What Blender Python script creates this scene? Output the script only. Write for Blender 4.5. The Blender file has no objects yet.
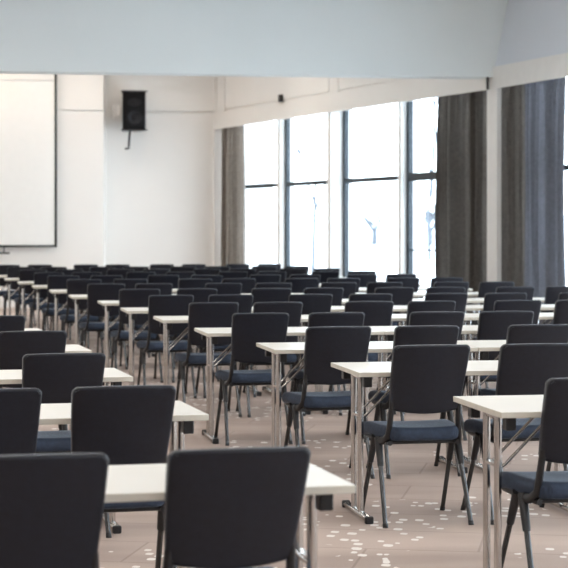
import bpy, bmesh, math, random
from mathutils import Vector, Matrix
C = bpy.context.scene
COL = C.collection
PI = math.pi

# ------------------------------------------------------------------ camera, sky, lights, exposure
CAM_H = 1.43
cd = bpy.data.cameras.new('camera'); cam = bpy.data.objects.new('camera', cd); COL.objects.link(cam)
cam.location = (0, 0, CAM_H); cam.rotation_euler = (PI/2, 0, 0)
cd.sensor_width = 36; cd.lens = 36*1800/568
cd.shift_y = -(284-229)/568
cd.clip_start = .1; cd.clip_end = 600
cd.dof.use_dof = True; cd.dof.focus_distance = 8.7; cd.dof.aperture_fstop = 6.3
C.camera = cam
C.view_settings.view_transform = 'Standard'
C.view_settings.look = 'None'
C.view_settings.gamma = 1
C.view_settings.use_curve_mapping = False
C.view_settings.exposure = 0.0
C.cycles.max_bounces = 10; C.cycles.diffuse_bounces = 6; C.cycles.transparent_max_bounces = 16
C.cycles.use_denoising = True
C.cycles.sample_clamp_indirect = 8

w = bpy.data.worlds.new('overcast_sky'); C.world = w; w.use_nodes = True
wn = w.node_tree.nodes; wl = w.node_tree.links
bg = wn['Background']; bg.inputs['Strength'].default_value = 8.0
tc = wn.new('ShaderNodeTexCoord'); sp = wn.new('ShaderNodeSeparateXYZ'); rm = wn.new('ShaderNodeValToRGB')
wl.new(tc.outputs['Generated'], sp.inputs[0]); wl.new(sp.outputs['Z'], rm.inputs[0]); wl.new(rm.outputs[0], bg.inputs['Color'])
rm.color_ramp.elements[0].color = (.89, .95, 1, 1); rm.color_ramp.elements[1].color = (.77, .89, 1, 1)

def area(name, loc, rot, sx, sy, power, color, shape='RECTANGLE', portal=False):
    l = bpy.data.lights.new(name, 'AREA'); l.shape = shape; l.size = sx; l.size_y = sy
    l.energy = power; l.color = color
    o = bpy.data.objects.new(name, l); COL.objects.link(o); o.location = loc; o.rotation_euler = rot
    if portal: l.cycles.is_portal = True
    return o
# recessed ceiling luminaires: warm ones over the front of the room; unseen fill lamps added over the rear
for i in range(5):
    area('front_downlight', (-7.6+1.3*i, 31.7, 4.66), (0, 0, 0), .5, .5, 11, (1, .80, .62), 'DISK')
for i in range(3):
    for j in range(2):
        area('front_ceiling_light', (-7+3.0*i, 25.6+3.2*j, 4.66), (0, 0, 0), .9, .9, 21, (1, .87, .74), 'DISK')
for i in range(4):
    for j in range(5):
        area('rear_fill_light', (-6.5+4.0*i, 0+4.6*j, 4.66), (0, 0, 0), 1.0, 1.0, 42, (1, .95, .88), 'DISK')  # fill lamps added to brighten the rear and the bulkhead

# ------------------------------------------------------------------ materials
def mat(name, col, rough=.6, metal=0, noise=0, nscale=8, bump=0, bscale=60, sheen=0, spec=.5, trans=0, coat=0):
    m = bpy.data.materials.new(name); m.use_nodes = True
    n = m.node_tree.nodes; l = m.node_tree.links; b = n['Principled BSDF']
    b.inputs['Base Color'].default_value = (*col, 1); b.inputs['Roughness'].default_value = rough
    b.inputs['Metallic'].default_value = metal; b.inputs['Specular IOR Level'].default_value = spec
    b.inputs['Coat Weight'].default_value = coat
    if sheen:
        b.inputs['Sheen Weight'].default_value = sheen; b.inputs['Sheen Roughness'].default_value = .2
        b.inputs['Sheen Tint'].default_value = (.75, .85, 1, 1)
    t = n.new('ShaderNodeTexCoord')
    if noise:
        x = n.new('ShaderNodeTexNoise'); x.inputs['Scale'].default_value = nscale; x.inputs['Detail'].default_value = 5
        l.new(t.outputs['Object'], x.inputs['Vector'])
        r = n.new('ShaderNodeMapRange'); r.inputs['To Min'].default_value = 1-noise; r.inputs['To Max'].default_value = 1+noise
        r.inputs['From Min'].default_value = .3; r.inputs['From Max'].default_value = .7
        l.new(x.outputs['Fac'], r.inputs['Value'])
        mx = n.new('ShaderNodeVectorMath'); mx.operation = 'SCALE'; mx.inputs[0].default_value = col
        l.new(r.outputs[0], mx.inputs['Scale']); l.new(mx.outputs[0], b.inputs['Base Color'])
    if bump:
        x = n.new('ShaderNodeTexNoise'); x.inputs['Scale'].default_value = bscale; x.inputs['Detail'].default_value = 3
        l.new(t.outputs['Object'], x.inputs['Vector'])
        bp = n.new('ShaderNodeBump'); bp.inputs['Strength'].default_value = bump; bp.inputs['Distance'].default_value = .004
        l.new(x.outputs['Fac'], bp.inputs['Height']); l.new(bp.outputs[0], b.inputs['Normal'])
    if trans:
        tr = n.new('ShaderNodeBsdfTranslucent'); tr.inputs['Color'].default_value = (*col, 1)
        ms = n.new('ShaderNodeMixShader'); ms.inputs[0].default_value = trans
        l.new(b.outputs[0], ms.inputs[1]); l.new(tr.outputs[0], ms.inputs[2]); l.new(ms.outputs[0], n['Material Output'].inputs[0])
    return m
M = {}
M['wall'] = mat('white_wall_paint', (.80, .78, .75), .7, noise=.015, nscale=1.2)
M['wall_dim'] = mat('grey_wall_paint', (.45, .45, .45), .8, noise=.03)
M['beam'] = mat('pale_blue_grey_paint', (.75, .80, .81), .8, noise=.02, nscale=.8)
M['soffit'] = mat('pale_lilac_grey_paint', (.69, .73, .79), .8, noise=.02, nscale=.8)
M['ceiling'] = mat('ceiling_paint', (.8, .8, .79), .8, noise=.02)
M['trim'] = mat('white_trim_paint', (.78, .77, .75), .5, noise=.02)
M['frame'] = mat('dark_blue_grey_frame', (.014, .024, .034), .5, noise=.1)
M['curtain'] = mat('taupe_curtain_cloth', (.205, .185, .168), .95, noise=.15, nscale=20, bump=.3, bscale=300, trans=.10, spec=.15)
M['curtain_backlit'] = mat('taupe_cloth_backlit_tint', (.36, .32, .285), .95, noise=.15, nscale=20, bump=.3, bscale=300, trans=.12, spec=.15)  # taupe cloth with a lighter colour standing in for backlight
M['curtain_windowlit'] = mat('curtain_cloth_windowlit_tint', (.22, .22, .242), .9, noise=.12, nscale=20, bump=.3, bscale=300, trans=.12, spec=.2)  # curtain cloth coloured blue-grey to stand in for direct window light
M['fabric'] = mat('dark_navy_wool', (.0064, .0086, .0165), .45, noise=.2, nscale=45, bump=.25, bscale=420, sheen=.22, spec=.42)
M['seat'] = mat('navy_wool_lit_tint', (.028, .042, .072), .7, noise=.2, nscale=45, bump=.25, bscale=420, sheen=.35, spec=.35)  # same navy wool as the backs, lightened for light caught by the seat
M['black'] = mat('black_plastic', (.009, .009, .011), .42, noise=.1, nscale=30)
M['steel'] = mat('black_chrome_tube', (.085, .088, .092), .2, 1, noise=.06, nscale=12)
M['chrome'] = mat('chrome_tube', (.56, .54, .52), .16, 1, noise=.04, nscale=12)
M['laminate'] = mat('white_laminate', (.78, .765, .72), .33, noise=.015, nscale=6, spec=.5)
M['edge'] = mat('cream_edge_band', (.62, .585, .51), .45, noise=.05, nscale=10)
M['screen'] = mat('matt_screen_cloth', (.82, .82, .80), .95, noise=.01)
M['border'] = mat('dark_screen_border', (.012, .022, .022), .6, noise=.1)
M['speaker'] = mat('black_speaker_cabinet', (.005, .005, .006), .7, spec=.12, noise=.15, nscale=30)
M['grille'] = mat('dark_grey_grille', (.014, .014, .016), .6, spec=.15, noise=.2, nscale=60)
M['snow'] = mat('snow', (.92, .94, .97), .8, noise=.02, nscale=.3)
M['bark'] = mat('frosted_bark', (.075, .085, .10), .9, noise=.12, nscale=3)
# clear window glass: transparent with a fresnel gloss
m = bpy.data.materials.new('window_glass'); m.use_nodes = True
n = m.node_tree.nodes; l = m.node_tree.links; n.remove(n['Principled BSDF'])
tr = n.new('ShaderNodeBsdfTransparent'); tr.inputs[0].default_value = (.95, .985, 1, 1)
gl = n.new('ShaderNodeBsdfGlossy'); gl.inputs['Roughness'].default_value = .03
ms = n.new('ShaderNodeMixShader'); ms.inputs[0].default_value = .05; l.new(tr.outputs[0], ms.inputs[1]); l.new(gl.outputs[0], ms.inputs[2])
l.new(ms.outputs[0], n['Material Output'].inputs[0]); M['glass'] = m

# patterned carpet
m = bpy.data.materials.new('beige_confetti_carpet'); m.use_nodes = True
n = m.node_tree.nodes; l = m.node_tree.links; b = n['Principled BSDF']
b.inputs['Roughness'].default_value = .75; b.inputs['Specular IOR Level'].default_value = .35
tc = n.new('ShaderNodeTexCoord')
def mth(op, a, bb=None, c=None):
    x = n.new('ShaderNodeMath'); x.operation = op
    for i, v in enumerate((a, bb, c)):
        if v is None: continue
        if isinstance(v, (int, float)): x.inputs[i].default_value = v
        else: l.new(v, x.inputs[i])
    return x.outputs[0]
def mapping(scale, rot=0):
    x = n.new('ShaderNodeMapping'); x.inputs['Scale'].default_value = scale; x.inputs['Rotation'].default_value = (0, 0, rot)
    l.new(tc.outputs['Object'], x.inputs[0]); return x.outputs[0]
def noise(scale, detail, rot=0, sc=(1, 1, 1)):
    x = n.new('ShaderNodeTexNoise'); x.inputs['Scale'].default_value = scale; x.inputs['Detail'].default_value = detail
    l.new(mapping(sc, rot), x.inputs[0]); return x.outputs['Fac']
vo = n.new('ShaderNodeTexVoronoi'); vo.inputs['Scale'].default_value = 1; vo.inputs['Randomness'].default_value = .8; vo.distance = 'MINKOWSKI'; vo.inputs['Exponent'].default_value = 3.0
l.new(mapping((15, 10.5, 1), .25), vo.inputs['Vector'])
sepc = n.new('ShaderNodeSeparateColor'); l.new(vo.outputs['Color'], sepc.inputs[0])
dot = mth('LESS_THAN', vo.outputs['Distance'], mth('MULTIPLY_ADD', sepc.outputs[0], .12, .24))
patch = mth('GREATER_THAN', noise(.9, 1), .51)
keep = mth('LESS_THAN', sepc.outputs[1], .72)
dots = mth('MULTIPLY', mth('MULTIPLY', dot, patch), keep)
band = n.new('ShaderNodeMapRange'); band.inputs['From Min'].default_value = .42; band.inputs['From Max'].default_value = .60
l.new(noise(.8, 3, .17, (.45, 1.5, 1)), band.inputs['Value'])
mix1 = n.new('ShaderNodeMix'); mix1.data_type = 'RGBA'
mix1.inputs[6].default_value = (.375, .295, .255, 1); mix1.inputs[7].default_value = (.50, .40, .345, 1)
l.new(band.outputs[0], mix1.inputs[0])
br = n.new('ShaderNodeTexBrick'); br.inputs['Scale'].default_value = 1; br.inputs['Mortar Size'].default_value = .006
br.inputs['Brick Width'].default_value = 1.0; br.inputs['Row Height'].default_value = .5
br.inputs['Color1'].default_value = (1, 1, 1, 1); br.inputs['Color2'].default_value = (.86, .85, .87, 1); br.inputs['Mortar'].default_value = (.45, .42, .42, 1)
l.new(mapping((1, 1, 1), .17), br.inputs['Vector'])
mul = n.new('ShaderNodeMix'); mul.data_type = 'RGBA'; mul.blend_type = 'MULTIPLY'; mul.inputs[0].default_value = .45
l.new(mix1.outputs[2], mul.inputs[6]); l.new(br.outputs['Color'], mul.inputs[7])
fz = noise(160, 2); fzr = n.new('ShaderNodeMapRange'); fzr.inputs['To Min'].default_value = .86; fzr.inputs['To Max'].default_value = 1.14
l.new(fz, fzr.inputs['Value'])
sc_ = n.new('ShaderNodeVectorMath'); sc_.operation = 'SCALE'; l.new(mul.outputs[2], sc_.inputs[0]); l.new(fzr.outputs[0], sc_.inputs['Scale'])
mix2 = n.new('ShaderNodeMix'); mix2.data_type = 'RGBA'; l.new(dots, mix2.inputs[0]); l.new(sc_.outputs[0], mix2.inputs[6])
mix2.inputs[7].default_value = (.78, .73, .69, 1)
l.new(mix2.outputs[2], b.inputs['Base Color'])
bp = n.new('ShaderNodeBump'); bp.inputs['Strength'].default_value = .3; bp.inputs['Distance'].default_value = .004
l.new(fz, bp.inputs['Height']); l.new(bp.outputs[0], b.inputs['Normal'])
M['carpet'] = m

# ------------------------------------------------------------------ helpers
def link(name, bm, m, parent=None, smooth=False, kind=None):
    bmesh.ops.recalc_face_normals(bm, faces=bm.faces)
    me = bpy.data.meshes.new(name); bm.to_mesh(me); bm.free()
    for mm in (m if isinstance(m, (list, tuple)) else [m]): me.materials.append(mm)
    if smooth:
        for p in me.polygons: p.use_smooth = True
        me.set_sharp_from_angle(angle=math.radians(50))
    o = bpy.data.objects.new(name, me); COL.objects.link(o)
    if parent: o.parent = parent
    if kind: o['kind'] = kind
    return o
def thing(name, label, cat, loc=(0, 0, 0), rz=0, group=None):
    o = bpy.data.objects.new(name, None); COL.objects.link(o); o.empty_display_size = .1
    o.location = loc; o.rotation_euler = (0, 0, rz); o['label'] = label; o['category'] = cat
    if group: o['group'] = group
    return o
def tag(o, label, cat, group=None):
    o['label'] = label; o['category'] = cat
    if group: o['group'] = group
    return o
def poly(bm, pts, z0, z1):
    a = [bm.verts.new((x, y, z0)) for x, y in pts]; b_ = [bm.verts.new((x, y, z1)) for x, y in pts]
    bm.faces.new(a[::-1]); bm.faces.new(b_)
    for i in range(len(a)):
        j = (i+1) % len(a); bm.faces.new((a[i], a[j], b_[j], b_[i]))
    return bm
def box(bm, x0, x1, y0, y1, z0, z1): return poly(bm, [(x0, y0), (x1, y0), (x1, y1), (x0, y1)], z0, z1)
def bevelled(bm, w, segs=2):
    bmesh.ops.bevel(bm, geom=list(bm.edges), offset=w, segments=segs, affect='EDGES', profile=.5); return bm
def tube(bm, pts, r, nseg=10, r2=None, flat=1):
    pts = [Vector(p) for p in pts]; rings = []
    up = Vector((0, 0, 1)) if abs((pts[1]-pts[0]).normalized().z) < .9 else Vector((1, 0, 0))
    for i, p in enumerate(pts):
        t = (pts[min(i+1, len(pts)-1)]-pts[max(i-1, 0)]).normalized()
        a = t.cross(up).normalized(); c = a.cross(t).normalized()
        rr = r if r2 is None else r+(r2-r)*i/(len(pts)-1)
        rings.append([bm.verts.new(p+a*math.cos(2*PI*k/nseg)*rr+c*math.sin(2*PI*k/nseg)*rr*flat) for k in range(nseg)])
    for i in range(len(rings)-1):
        for k in range(nseg):
            k2 = (k+1) % nseg; bm.faces.new((rings[i][k], rings[i][k2], rings[i+1][k2], rings[i+1][k]))
    bm.faces.new(rings[0][::-1]); bm.faces.new(rings[-1]); return bm
def slab(wx, wy, wz, axis, rc, rr, nx=8, nz=8):
    """cushion: box with outline corners rounded about the given axis, then its rims softened, then cut for bending"""
    bm = bmesh.new(); box(bm, -wx/2, wx/2, -wy/2, wy/2, -wz/2, wz/2)
    es = [e for e in bm.edges if abs((e.verts[1].co-e.verts[0].co).normalized()[axis]) > .9]
    bmesh.ops.bevel(bm, geom=es, offset=rc, segments=5, affect='EDGES', profile=.5)
    half = (wx, wy, wz)[axis]/2
    es = [e for e in bm.edges if all(abs(abs(v.co[axis])-half) < 1e-5 for v in e.verts)]
    bmesh.ops.bevel(bm, geom=es, offset=rr, segments=4, affect='EDGES', profile=.5)
    other = [a for a in range(3) if a != axis]
    for a, k in zip(other, (nx, nz)):
        W = (wx, wy, wz)[a]
        for i in range(1, k):
            no = [0, 0, 0]; no[a] = 1; co = [0, 0, 0]; co[a] = -W/2+W*i/k
            bmesh.ops.bisect_plane(bm, geom=list(bm.verts)+list(bm.edges)+list(bm.faces), plane_co=co, plane_no=no)
    return bm

def children(o): return [c for c in bpy.data.objects if c.parent == o]
def tree_of(o, kids): return [(c, tree_of(c, kids)) for c in kids.get(o, [])]
def snapshot(o):
    kids = {}
    for c in bpy.data.objects:
        if c.parent: kids.setdefault(c.parent, []).append(c)
    return tree_of(o, kids)
def copy_thing(root, tree, loc, rz):
    r = root.copy(); COL.objects.link(r); r.location = loc; r.rotation_euler = (0, 0, rz)
    def rec(tr, par):
        for c, sub in tr:
            d = c.copy(); COL.objects.link(d); d.parent = par; rec(sub, d)
    rec(tree, r); return r

# ------------------------------------------------------------------ room shell
P0 = Vector((2.76, 23.9)); A = Vector((-.3865, .9223)); NA = Vector((.9223, .3865)); B = Vector((.3354, -.9421)); NB = Vector((.9421, .3354))
def pa(s, d): return tuple(P0+A*s+NA*d)
def pb(s, d): return tuple(P0+B*s+NB*d)
def seg(f, s0, s1, d0, d1, z0, z1, bm=None):
    bm = bm or bmesh.new(); return poly(bm, [f(s0, d0), f(s1, d0), f(s1, d1), f(s0, d1)], z0, z1)
CZ = 4.7; SB = 28.6
corner = Vector(pa(10.55, 0))
wx = lambda X: corner.y+.139*(X-corner.x)
bm = bmesh.new(); poly(bm, [(-9.3, -3.3), pb(SB+.3, .5), (P0.x+.5, P0.y+.2), pa(11.2, .5), (-9.3, 34)], -.12, 0); link('floor', bm, M['carpet'], kind='structure')
bm = bmesh.new(); poly(bm, [(-9.3, -3.3), pb(SB+.3, .5), (P0.x+.5, P0.y+.2), pa(11.2, .5), (-9.3, 34)], CZ, CZ+.15); link('ceiling', bm, M['ceiling'], kind='structure')
bm = bmesh.new(); box(bm, -9.3, -9, -3.3, 34, 0, CZ); link('wall_left', bm, M['wall'], kind='structure')
bm = bmesh.new(); box(bm, -9.3, pb(SB+.3, .5)[0], -3.6, -3.3, 0, CZ); link('wall_back', bm, M['wall_dim'], kind='structure')
# front wall: nearer left bay, recessed right bay, each with a thin raised upper panel above a seam
XJ = -3.30
bm = bmesh.new()
poly(bm, [(XJ, wx(XJ)), (corner.x+1.1, wx(corner.x+1.1)), (corner.x+1.1, 35), (XJ, 35)], 0, 3.60)
poly(bm, [(XJ, wx(XJ)-.02), (corner.x+1.1, wx(corner.x+1.1)-.02), (corner.x+1.1, 35), (XJ, 35)], 3.625, CZ)
poly(bm, [(XJ, wx(XJ)+.03), (corner.x+1.1, wx(corner.x+1.1)+.03), (corner.x+1.1, 34.9), (XJ, 34.9)], 3.60, 3.625)
link('wall_front', bm, M['wall'], kind='structure')
bm = bmesh.new(); J = .45
poly(bm, [(-9.1, wx(-9.1)-J), (XJ, wx(XJ)-J), (XJ, 35), (-9.1, 35)], 0, 3.58)
poly(bm, [(-9.1, wx(-9.1)-J-.02), (XJ, wx(XJ)-J-.02), (XJ, 35), (-9.1, 35)], 3.605, CZ)
poly(bm, [(-9.1, wx(-9.1)-J+.03), (XJ, wx(XJ)-J+.03), (XJ, 34.9), (-9.1, 34.9)], 3.58, 3.605)
link('wall_front_left', bm, M['wall'], kind='structure')
# window side A (front part): valance band, upper panels, pilasters, low wall
bm = bmesh.new()
seg(pa, .0, 10.6, 0, .025, 3.29, 3.60, bm); seg(pa, 0, 10.6, .025, .5, 3.40, CZ, bm); 
for s0, s1 in ((4.93, 5.28), (9.97, 10.38)): seg(pa, s0, s1, .0, .025, 3.60, CZ, bm)
for s0, s1 in ((0, 4.90), (5.31, 9.94), (10.41, 10.6)): seg(pa, s0, s1, .0, .025, 3.63, CZ, bm)
seg(pa, .0, 10.6, .22, .5, 0, .30, bm); seg(pa, 10.5, 11.2, .0, .5, 0, 3.29, bm)
link('wall_right', bm, M['wall'], kind='structure')
bm = bmesh.new()
seg(pb, 0, SB, 0, .025, 3.29, 3.58, bm); seg(pb, 0, SB, .025, .5, 3.40, 3.58, bm); seg(pb, 0, SB, .22, .5, 0, .30, bm)
link('wall_right_rear', bm, M['trim'], kind='structure')
# leaning upper wall over the rear window side
bm = bmesh.new()
v = [bm.verts.new((*pb(s, d), z)) for s, d, z in ((-.5, .04, 3.58), (SB, .04, 3.58), (SB, .26, CZ), (-.5, .26, CZ), (-.5, .6, 3.58), (SB, .6, 3.58), (SB, .6, CZ), (-.5, .6, CZ))]
for f in ((0, 1, 2, 3), (4, 7, 6, 5), (0, 4, 5, 1), (3, 2, 6, 7), (0, 3, 7, 4), (1, 5, 6, 2)): bm.faces.new([v[i] for i in f])
link('wall_right_upper', bm, M['soffit'], kind='structure')
# dropped bulkhead across the room
bm = bmesh.new(); by = lambda X: 23.88+.139*(X-2.7)
poly(bm, [(-9, by(-9)), (3.1, by(3.1)), (3.1, by(3.1)+.35), (-9, by(-9)+.35)], 3.445, CZ)
link('ceiling_bulkhead', bm, M['beam'], kind='structure')
# pillar where the two window sides meet
bm = bmesh.new(); poly(bm, [pa(.10, -.02), pb(.19, -.02), pb(.19, .045), pa(.10, .045)], 0, 3.29)
link('wall_pillar', bm, M['trim'], kind='structure')

# piers and window units
def pier(i, f, s0, s1, d0):
    bm = bmesh.new(); seg(f, s0, s1, d0, .45, .30, 3.40, bm); link('trim_%d' % i, bm, M['trim'], kind='structure')
wcount = [0]
def window_unit(f, s0, s1, rail=False, thick=.07):
    wcount[0] += 1
    fr = .08; d0, d1 = .27, .34
    bm = bmesh.new()
    seg(f, s0, s0+fr, d0, d1, .30, 3.40, bm); seg(f, s1-fr, s1, d0, d1, .30, 3.40, bm)
    seg(f, s0+fr, s1-fr, d0, d1, .30, .36, bm); seg(f, s0+fr, s1-fr, d0, d1, 3.35, 3.40, bm)
    seg(f, s0+fr, s1-fr, d0, d1, 2.2-thick/2, 2.2+thick/2, bm)
    if rail: seg(f, s0+fr, s1-fr, d0+.02, d1-.02, 1.11, 1.13, bm)
    o = link('window_%d' % wcount[0], bm, M['frame'], kind='structure')
    bm = bmesh.new(); seg(f, s0+fr, s1-fr, .30, .306, .36, 2.2-thick/2, bm); seg(f, s0+fr, s1-fr, .30, .306, 2.2+thick/2, 3.35, bm)
    link('pane', bm, M['glass'], o)
    a, b_ = Vector(f(s0, .42)), Vector(f(s1, .42)); c = (a+b_)/2; dr = (b_-a)
    nrm = NA if f is pa else NB
    rot = Matrix(((0, 0, 0), (0, 0, 0), (0, 0, 0)))
    zax = Vector((nrm.x, nrm.y, 0)); xax = Vector((dr.x, dr.y, 0)).normalized(); yax = zax.cross(xax)
    e = Matrix((xax, yax, zax)).transposed().to_euler()
    area('window_portal', (c.x, c.y, 1.85), e, dr.length, 3.05, 1, (1, 1, 1), portal=True)
pA = [(10.2, 10.35, .18), (7.75, 7.89, .18), (5.34, 5.49, .06), (3.06, 3.17, .18), (.68, .80, .18)]
for i, (a, b_, d) in enumerate(pA): pier(i+1, pa, a, b_, d)
window_unit(pa, 7.89, 10.2); window_unit(pa, 5.49, 7.75); window_unit(pa, 3.17, 5.34)
window_unit(pa, .80, 3.06, True, .12); window_unit(pa, .15, .68)
sB = [.14]+[2.5+2.36*i for i in range(11)]
for i in range(len(sB)-1):
    window_unit(pb, sB[i]+(.12 if i else 0), sB[i+1])
    pier(i+6, pb, sB[i+1], sB[i+1]+.12, .18 if i % 2 else .06)

# small black sensor on the seam above the windows
bm = bmesh.new(); x, y = pa(7.2, -.035)
box(bm, -.045, .045, -.035, .035, 0, .13); bevelled(bm, .008)
for v_ in bm.verts:
    if v_.co.z > .1: v_.co.x *= .8
o = link('motion_sensor', bm, M['black']); o.location = (x, y, 3.58); o.rotation_euler = (0, 0, math.atan2(A.y, A.x))
tag(o, 'small black sensor fixed on the white band above the windows', 'sensor')
bm = bmesh.new(); x, y = pb(-.03, -.06); box(bm, -.018, .018, -.02, .02, 0, .17); bevelled(bm, .006)  # thin black box stands in for the dark gap at the joint
o = link('gap_strip', bm, M['black'], ); o.location = (x+.01, y-.01, 3.28); tag(o, 'narrow black strip for the shaded gap at the joint above the white pillar', 'box')

# ------------------------------------------------------------------ curtains
def curtain(name, f, s0, s1, d, folds, amp, m, label, seed, z1=3.38, sweep=0):
    rnd = random.Random(seed); N = folds*14
    wid = [rnd.uniform(.6, 1.4) for _ in range(folds)]; tot = sum(wid); am = [rnd.uniform(.35, 1.35) for _ in range(folds)]
    prof = []; acc = 0
    for k in range(folds):
        for j in range(14):
            t = j/14; prof.append(((acc+wid[k]*t)/tot, math.sin(2*PI*t)*am[k]+.25*math.sin(6*PI*t+seed+k)*am[k]))
        acc += wid[k]
    prof.append((1, 0))
    bm = bmesh.new(); rows = []
    zs = [z1, z1-.08, z1-.3, z1-.8, 2.0, 1.4, .8, .3, .02]
    ph = [rnd.uniform(0, 6) for _ in range(3)]
    for z in zs:
        k = (z1-z)/z1; a = amp*(.55+.45*min(1, k*6)); r = []
        for u_, q in prof:
            uu = u_+.012*math.sin(z*2.2+u_*9+ph[0])*min(1, k*3)
            s = s0+(s1-s0)*uu+sweep*u_*math.sin(PI*k)*-1
            dd = d+a*q*(1+.15*math.sin(z*1.7+u_*14+ph[1]))
            p = f(s, dd); r.append(bm.verts.new((p[0], p[1], z)))
        rows.append(r)
    for i in range(len(rows)-1):
        for j in range(len(prof)-1): bm.faces.new((rows[i][j], rows[i][j+1], rows[i+1][j+1], rows[i+1][j]))
    bmesh.ops.solidify(bm, geom=list(bm.faces), thickness=.004)
    return tag(link(name, bm, m, smooth=True), label, 'curtain', )
curtain('curtain', pa, 9.36, 10.46, .14, 8, .065, M['curtain_backlit'], 'taupe pleated curtain, coloured as backlit, in the far corner beside the first window', 3)
curtain('curtain', pa, .24, 1.74, .14, 15, .065, M['curtain'], 'dark taupe pleated curtain hanging left of the white pillar', 8)
curtain('curtain', pb, -.12, .74, .19, 9, .05, M['curtain'], 'narrow dark taupe curtain hanging just right of the white pillar', 12)
curtain('curtain', pb, .77, 1.86, .10, 12, .045, M['curtain_windowlit'], 'pleated curtain, coloured blue-grey for window light, nearest the right edge of the photo', 5, sweep=.05)

# ------------------------------------------------------------------ projection screen, loudspeaker
sy = wx(-6)-J-.12; ang = math.atan(.139)
t = thing('projection_screen', 'large white projection screen with dark border on the front wall', 'projection screen', (-4.12, wx(-4.12)-J-.12, 1.10), ang)
SW = 4.4
bm = bmesh.new(); box(bm, -SW+.035, -.035, -.006, .006, .035, 3.02); link('screen_cloth', bm, M['screen'], t)
bm = bmesh.new(); box(bm, -.045, 0, -.012, .012, 0, 3.3); box(bm, -SW, -SW+.045, -.012, .012, 0, 3.3); box(bm, -SW+.045, -.045, -.012, .012, 0, .04); link('border', bm, M['border'], t)
bm = bmesh.new(); box(bm, -SW, -.05, -.04, .075, 3.02, 3.32); bevelled(bm, .01); link('case', bm, M['trim'], t)
bm = bmesh.new(); box(bm, -1.05, -.85, -.008, .008, -.12, -.09); box(bm, -.96, -.94, -.004, .004, -.1, .0); link('pull_handle', bm, M['border'], t)

t = thing('loudspeaker', 'black loudspeaker mounted high on the white front wall', 'loudspeaker', (-2.78, wx(-2.78)-.42, 3.24), ang+.12)
bm = bmesh.new()
poly(bm, [(-.215, -.2), (.215, -.2), (.15, .2), (-.15, .2)], .0, .70); bevelled(bm, .015); link('cabinet', bm, M['speaker'], t)
bm = bmesh.new(); box(bm, -.195, .195, -.216, -.19, .03, .67); bevelled(bm, .008)
link('grille', bm, M['speaker'], t)
for nm, r, z, dd in (('woofer', .135, .22, .012), ('horn', .10, .50, .01)):
    bm = bmesh.new(); rr = [(r, 0), (r, -dd), (r*.86, -dd*1.3), (r*.8, -dd*.6), (r*.35, -dd*.4), (r*.3, -dd*1.1), (0.001, -dd*1.4)]
    rings = [[bm.verts.new((a*math.cos(2*PI*k/24)*(1.3 if nm == 'horn' else 1), -.216+b_, z+a*math.sin(2*PI*k/24)*(.75 if nm == 'horn' else 1))) for k in range(24)] for a, b_ in rr]
    for i in range(len(rings)-1):
        for k in range(24): bm.faces.new((rings[i][k], rings[i][(k+1) % 24], rings[i+1][(k+1) % 24], rings[i+1][k]))
    link(nm, bm, M['grille'], t, smooth=True)
for z in (-.012, .692):
    bm = bmesh.new(); poly(bm, [(-.245, -.225), (.245, -.225), (.17, .205), (-.17, .205)], z, z+.022); bevelled(bm, .006); link('end_cap', bm, M['black'], t)
bm = bmesh.new(); box(bm, -.26, -.235, -.06, .06, .28, .45); box(bm, -.32, -.2, .19, .30, .22, .48); box(bm, -.26, -.06, .2, .24, .3, .4); bevelled(bm, .006); link('wall_bracket', bm, M['trim'], t)
bm = bmesh.new(); tube(bm, [(-.04, 0, .0), (-.05, .02, -.08), (-.06, .05, -.3)], .02); box(bm, -.075, -.045, .0, .38, -.34, -.31); link('yoke_arm', bm, M['black'], t, smooth=True)

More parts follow.
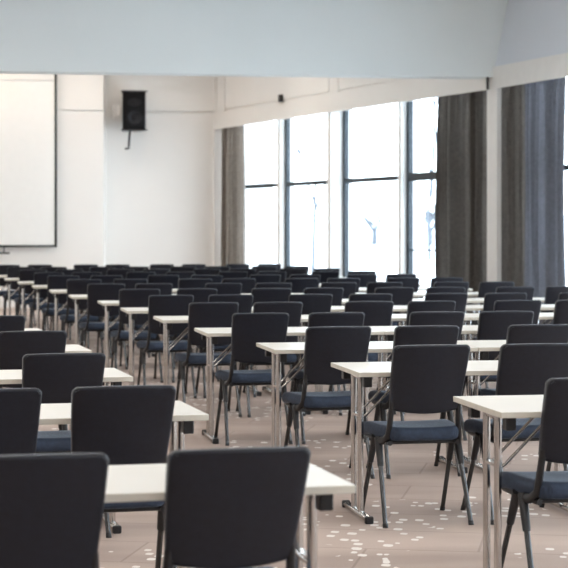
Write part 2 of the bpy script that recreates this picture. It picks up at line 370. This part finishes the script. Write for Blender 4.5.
# ------------------------------------------------------------------ chair
TOPZ = .875
def make_chair():
    t = thing('conference_chair', '', 'chair')
    H = .318
    bm = slab(.377, .046, H, 1, .024, .013, 10, 8)
    for v in bm.verts:
        x, y, z = v.co; k = min(1, max(0, z/H+.5))                                   # 0 bottom .. 1 top
        wide = 1-.085*(1-k)**1.5+.01*k
        zz = z-.020*(1-(x/.19)**2)*(1-k)**2+.004*(1-(x/.19)**2)*k**3
        yy = y+.30*x*x/.19*.5*.6-.012+.010*math.cos(PI*x/.42)*(1 if y < 0 else -.2)*-1*math.cos(PI*(z/H)*.8)
        yy -= .135*k**1.1
        v.co = (x*wide, -.155+yy, TOPZ-H/2+zz)
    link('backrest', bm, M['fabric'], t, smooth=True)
    bm = slab(.446, .44, .068, 2, .06, .026, 8, 10)
    for v in bm.verts:
        x, y, z = v.co; k = (y+.22)/.44
        v.co = (x*(1-.24*max(0, 1-k)**2.2), y+.03, .442+z-.022*max(0, k-.7)**2*11-.010*(1-(x/.23)**2)*(1 if z > 0 else .2)*(1-abs(k-.45)))
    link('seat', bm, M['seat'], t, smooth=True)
    bm = bmesh.new()
    for s in (-1, 1): tube(bm, [(s*.17, -.15, .395), (s*.192, .0, .398), (s*.19, .20, .40)], .013, 8)
    for y in (-.12, .16): tube(bm, [(-.18, y, .397), (.18, y, .397)], .011, 8)
    link('seat_frame', bm, M['black'], t, smooth=True)
    for s in (-1, 1):
        bm = bmesh.new()
        tube(bm, [(s*.166, -.176, .60), (s*.169, -.162, .54), (s*.173, -.150, .48), (s*.178, -.140, .43), (s*.190, -.10, .402), (s*.198, -.03, .395)], .0155, 10, .020, flat=.8)
        link('back_support', bm, M['black'], t, smooth=True)
    for s in (-1, 1):
        for top, foot in (((s*.200, -.045, .40), (s*.214, -.228, 0)), ((s*.200, .03, .40), (s*.212, .245, 0))):
            a, b_ = Vector(top), Vector(foot); p = lambda k: a+(b_-a)*k
            bm = bmesh.new(); tube(bm, [p(.28), p(.6), p(.965)], .0115, 10)
            lg = link('leg', bm, M['steel'], t, smooth=True)
            bm = bmesh.new(); tube(bm, [p(-.03), p(.12), p(.30)], .020, 10, .0155); link('sleeve', bm, M['black'], lg, smooth=True)
            bm = bmesh.new(); tube(bm, [p(.955), p(1)], .0135, 10); link('foot_cap', bm, M['black'], lg, smooth=True)
    return t

# ------------------------------------------------------------------ folding table
TW, TZ = 1.199, .74
def make_table(D):
    t = thing('folding_table', '', 'table')
    bm = bmesh.new(); box(bm, -TW/2, TW/2, -D/2, D/2, TZ-.022, TZ); bevelled(bm, .0015, 1)
    for f in bm.faces: f.material_index = 0 if f.normal.z > .9 or f.normal.z < -.9 else 1
    bm.normal_update()
    for f in bm.faces: f.material_index = 0 if abs(f.normal.z) > .9 else 1
    link('tabletop', bm, [M['laminate'], M['edge']], t)
    for s in (-1, 1):
        xo = s*(TW/2-.066)
        for y in (-.075, .075):
            bm = bmesh.new(); tube(bm, [(xo, y, .028), (xo, y, TZ-.022)], .0155, 12)
            box(bm, xo-.02, xo+.02, y-.02, y+.02, TZ-.034, TZ-.022)
            lg = link('leg', bm, M['chrome'], t, smooth=True)
            bm = bmesh.new(); tube(bm, [(xo-s*.012, y, .50), (xo-s*.03, y, .51), (xo-s*.22, y, .70), (xo-s*.23, y, TZ-.03)], .0065, 8)
            link('brace', bm, M['chrome'], lg, smooth=True)
        bm = bmesh.new(); box(bm, xo-.019, xo+.019, -D/2+.085, D/2-.085, .008, .034); bevelled(bm, .008); ft = link('foot_bar', bm, M['chrome'], t, smooth=True)
        for e in (-1, 1):
            bm = bmesh.new(); y0 = e*(D/2-.085); box(bm, xo-.021, xo+.021, min(y0, y0+e*.03), max(y0, y0+e*.03), 0, .037); bevelled(bm, .007)
            link('end_cap', bm, M['black'], ft)
        xi = s*(TW/2-.062)
        for e in (-1, 1):
            ye = e*(D/2-.095); bm = bmesh.new(); box(bm, xi-.02, xi+.02, ye-.026, ye+.026, TZ-.078, TZ-.0225); bevelled(bm, .004); link('connector_block', bm, M['black'], t)
        bm = bmesh.new(); tube(bm, [(xo, -.075, TZ-.045), (xo, .075, TZ-.045)], .011, 8); link('top_rail', bm, M['chrome'], t, smooth=True)
        bm = bmesh.new(); box(bm, xo-.012, xo+.012, -.075, .075, .50, .512); link('cross_piece', bm, M['chrome'], t)
    return t

F = 1800
def px(x, y, z=.74): return 284+F*x/y, 229+F*(CAM_H-z)/y
R_start = {1: (.81, 6.714), 2: (.357, 8.577), 3: (-.05, 10.18), 4: (-.504, 11.806), 5: (-.91, 13.5), 6: (-1.306, 15.018), 7: (-1.666, 16.56),
           8: (-2.13, 18.12), 9: (-2.541, 19.714), 10: (-2.96, 21.30), 11: (-3.37, 22.89), 12: (-3.79, 24.48), 13: (-4.20, 26.07), 14: (-4.62, 27.66)}
R_seats = {1: [.315], 2: [.33, .88], 3: [.34, .91, 1.50], 4: [.34, .84, 1.49, 2.0], 5: [.37, .9, 1.56, 2.08, 2.73, 3.22], 6: [.35, .88, 1.53, 2.09, 2.7, 3.26, 3.9],
           7: [.33, .86, 1.55, 2.06, 2.72, 3.22, 3.9, 4.39], 8: [.31, .81, 1.51, 2.03, 2.67, 3.19, 3.81, 4.31], 9: [.34, .85, 1.56, 2.06, 2.76, 3.24, 3.92, 4.42],
           14: [.36, .93, 1.57, 2.16, 2.73, 3.25, 3.92, 4.43]}
L_start = {1: (.192, 4.81), 2: (-.277, 6.64), 3: (-.698, 8.336), 4: (-1.08, 10.13), 5: (-1.56, 11.88), 6: (-2.02, 13.6)}
aR, aL = math.radians(10.2), math.radians(14.3)
ORD = ['first', 'second', 'third', 'fourth', 'fifth', 'sixth', 'seventh', 'eighth']
def row_words(k, side):
    if side == 'left': return ORD[k-1]+' row left of the aisle'
    if k <= 7: return ORD[k-1]+' row right of the aisle'
    return {14: 'front row', 13: 'second row', 12: 'third row', 11: 'fourth row', 10: 'fifth row', 9: 'sixth row', 8: 'seventh row'}[k]+' from the front wall'
proto_chair = make_chair(); chair_tree = snapshot(proto_chair); used_c = [False]
def put_chair(x, y, rz, label, group, tall=1):
    if not used_c[0]: o = proto_chair; used_c[0] = True; o.location = (x, y, 0); o.rotation_euler = (0, 0, rz)
    else: o = copy_thing(proto_chair, chair_tree, (x, y, 0), rz)
    o['label'] = label; o['group'] = group; o.scale.z = tall
protos = {}
def put_table(D, x, y, rz, label, group):
    if D not in protos:
        o = make_table(D); protos[D] = (o, snapshot(o)); o.location = (x, y, 0); o.rotation_euler = (0, 0, rz)
    else: o = copy_thing(protos[D][0], protos[D][1], (x, y, 0), rz)
    o['label'] = label; o['group'] = group
rnd = random.Random(4)
DR, DL = .67, .57; aC = math.radians(12.4)
for k in sorted(R_start):
    P = Vector(R_start[k])*1.008; u = Vector((math.cos(aR), math.sin(aR))); v = Vector((-math.sin(aR), math.cos(aR)))
    words = row_words(k, 'right')
    for i in range(4):
        a = P+u*(1.204*i); b_ = P+u*(1.204*i+TW)
        if px(*a)[0] > 566 or px(*b_)[0] < 1: continue
        c = P+u*(1.204*i+TW/2)+v*(DR/2)
        lab = 'white folding table, %s from the aisle, %s' % (ORD[i], words)
        if k == 1: lab = 'white folding table nearest the camera on the right, by its edge'
        if k == 2 and i == 0: lab = 'white folding table with chrome legs at aisle end, second row right of the aisle'
        put_table(DR, c.x, c.y, aR, lab, 'white folding tables right of the aisle')
    seats = R_seats.get(k) or [.35+1.204*(i//2)+(.53 if i % 2 else 0)+rnd.uniform(-.03, .03) for i in range(8)]
    for i, s in enumerate(seats):
        s *= 1.012
        q = s-1.204*(i//2)-.010; q = min(.855, max(.324, q)); q = min(.860, max(q, last+.488)) if i % 2 else min(q, .365); last = q; s = q+1.204*(i//2)
        c = P+u*s+v*(.178-rnd.uniform(.0, .012))
        if px(*(c+u*.22), .8)[0] < 2 or px(*(c-u*.22), .8)[0] > 566: continue
        lab = 'dark navy padded chair, %s from the aisle, %s' % (ORD[i], words)
        if k == 1: lab = 'dark chair cut off by the right edge, at the nearest right-hand table'
        put_chair(c.x, c.y, aC+math.radians(rnd.uniform(-.7, .7)), lab, 'dark padded chairs right of the aisle')
for k in sorted(L_start):
    P = Vector(L_start[k])*1.008; u = Vector((math.cos(aL), math.sin(aL))); v = Vector((-math.sin(aL), math.cos(aL)))
    c = P-u*(TW/2)+v*(DL/2)
    put_table(DL, c.x, c.y, aL, 'white folding table, %s' % row_words(k, 'left'), 'white folding tables left of the aisle')
    for i, s in enumerate((.345, .865)):
        s += {(2, 0): -.012, (3, 0): -.008, (1, 1): .006, (2, 1): -.045}.get((k, i), 0)
        c = P-u*s+v*.187
        if px(*(c+u*.22), .8)[0] < 0: continue
        where = 'at aisle end' if i == 0 else 'farther from aisle'
        lab = 'black padded chair, %s, %s' % (where, row_words(k, 'left'))
        put_chair(c.x, c.y, aL+math.radians(rnd.uniform(-1, 1)), lab, 'dark padded chairs left of the aisle', .983)

# ------------------------------------------------------------------ outside: snow and frosted trees
bm = bmesh.new(); NX = 24; g = []
for i in range(NX+1):
    row = []
    for j in range(NX+1):
        x = -60+220*i/NX; y = -30+230*j/NX
        z = -.35+max(0, (y-55)/60)*1.4 if y > 55 else -.35
        row.append(bm.verts.new((x, y, z)))
    g.append(row)
for i in range(NX):
    for j in range(NX): bm.faces.new((g[i][j], g[i+1][j], g[i+1][j+1], g[i][j+1]))
link('ground_snow', bm, M['snow'], kind='structure')
def grow(bm, p, d, length, r, depth, rn, spread):
    q = p+d*length; tube(bm, [p, p+d*length*.5+Vector((rn.uniform(-1, 1), rn.uniform(-1, 1), 0))*length*.04, q], r, 5, r*.65)
    if depth == 0: return
    for _ in range(rn.choice((2, 3, 3))):
        dd = (d+Vector((rn.uniform(-1, 1), rn.uniform(-1, 1), rn.uniform(-.3, .7)))*spread).normalized()
        grow(bm, p+d*length*rn.uniform(.55, 1), dd, length*rn.uniform(.6, .8), r*.6, depth-1, rn, spread)
def frost_tree(x, y, z, h, label, seed, depth=5, spread=.7, r=None):
    rn = random.Random(seed); bm = bmesh.new()
    grow(bm, Vector((0, 0, 0)), Vector((.03, 0, 1)), h*.3, r or h*.018, depth, rn, spread)
    o = link('bare_tree', bm, M['bark']); o.location = (x, y, z); tag(o, label, 'tree', 'frosted trees outside the windows')
frost_tree(.05*95, 95, .5, 3.0, 'round pale shrub-like tree low in the third window', 2, 6, .9, .20)
frost_tree(.081*95, 95, .5, 3.2, 'pale low tree seen through window beside the dark curtain', 6, 6, .8, .18)
frost_tree(.016*60, 60, -.3, 11, 'tall faint bare tree seen through the second window', 9, 6, .5, .075)
frost_tree(.081*75, 75, -.1, 14, 'tall faint bare tree seen through window beside the dark curtain', 14, 6, .45, .085)
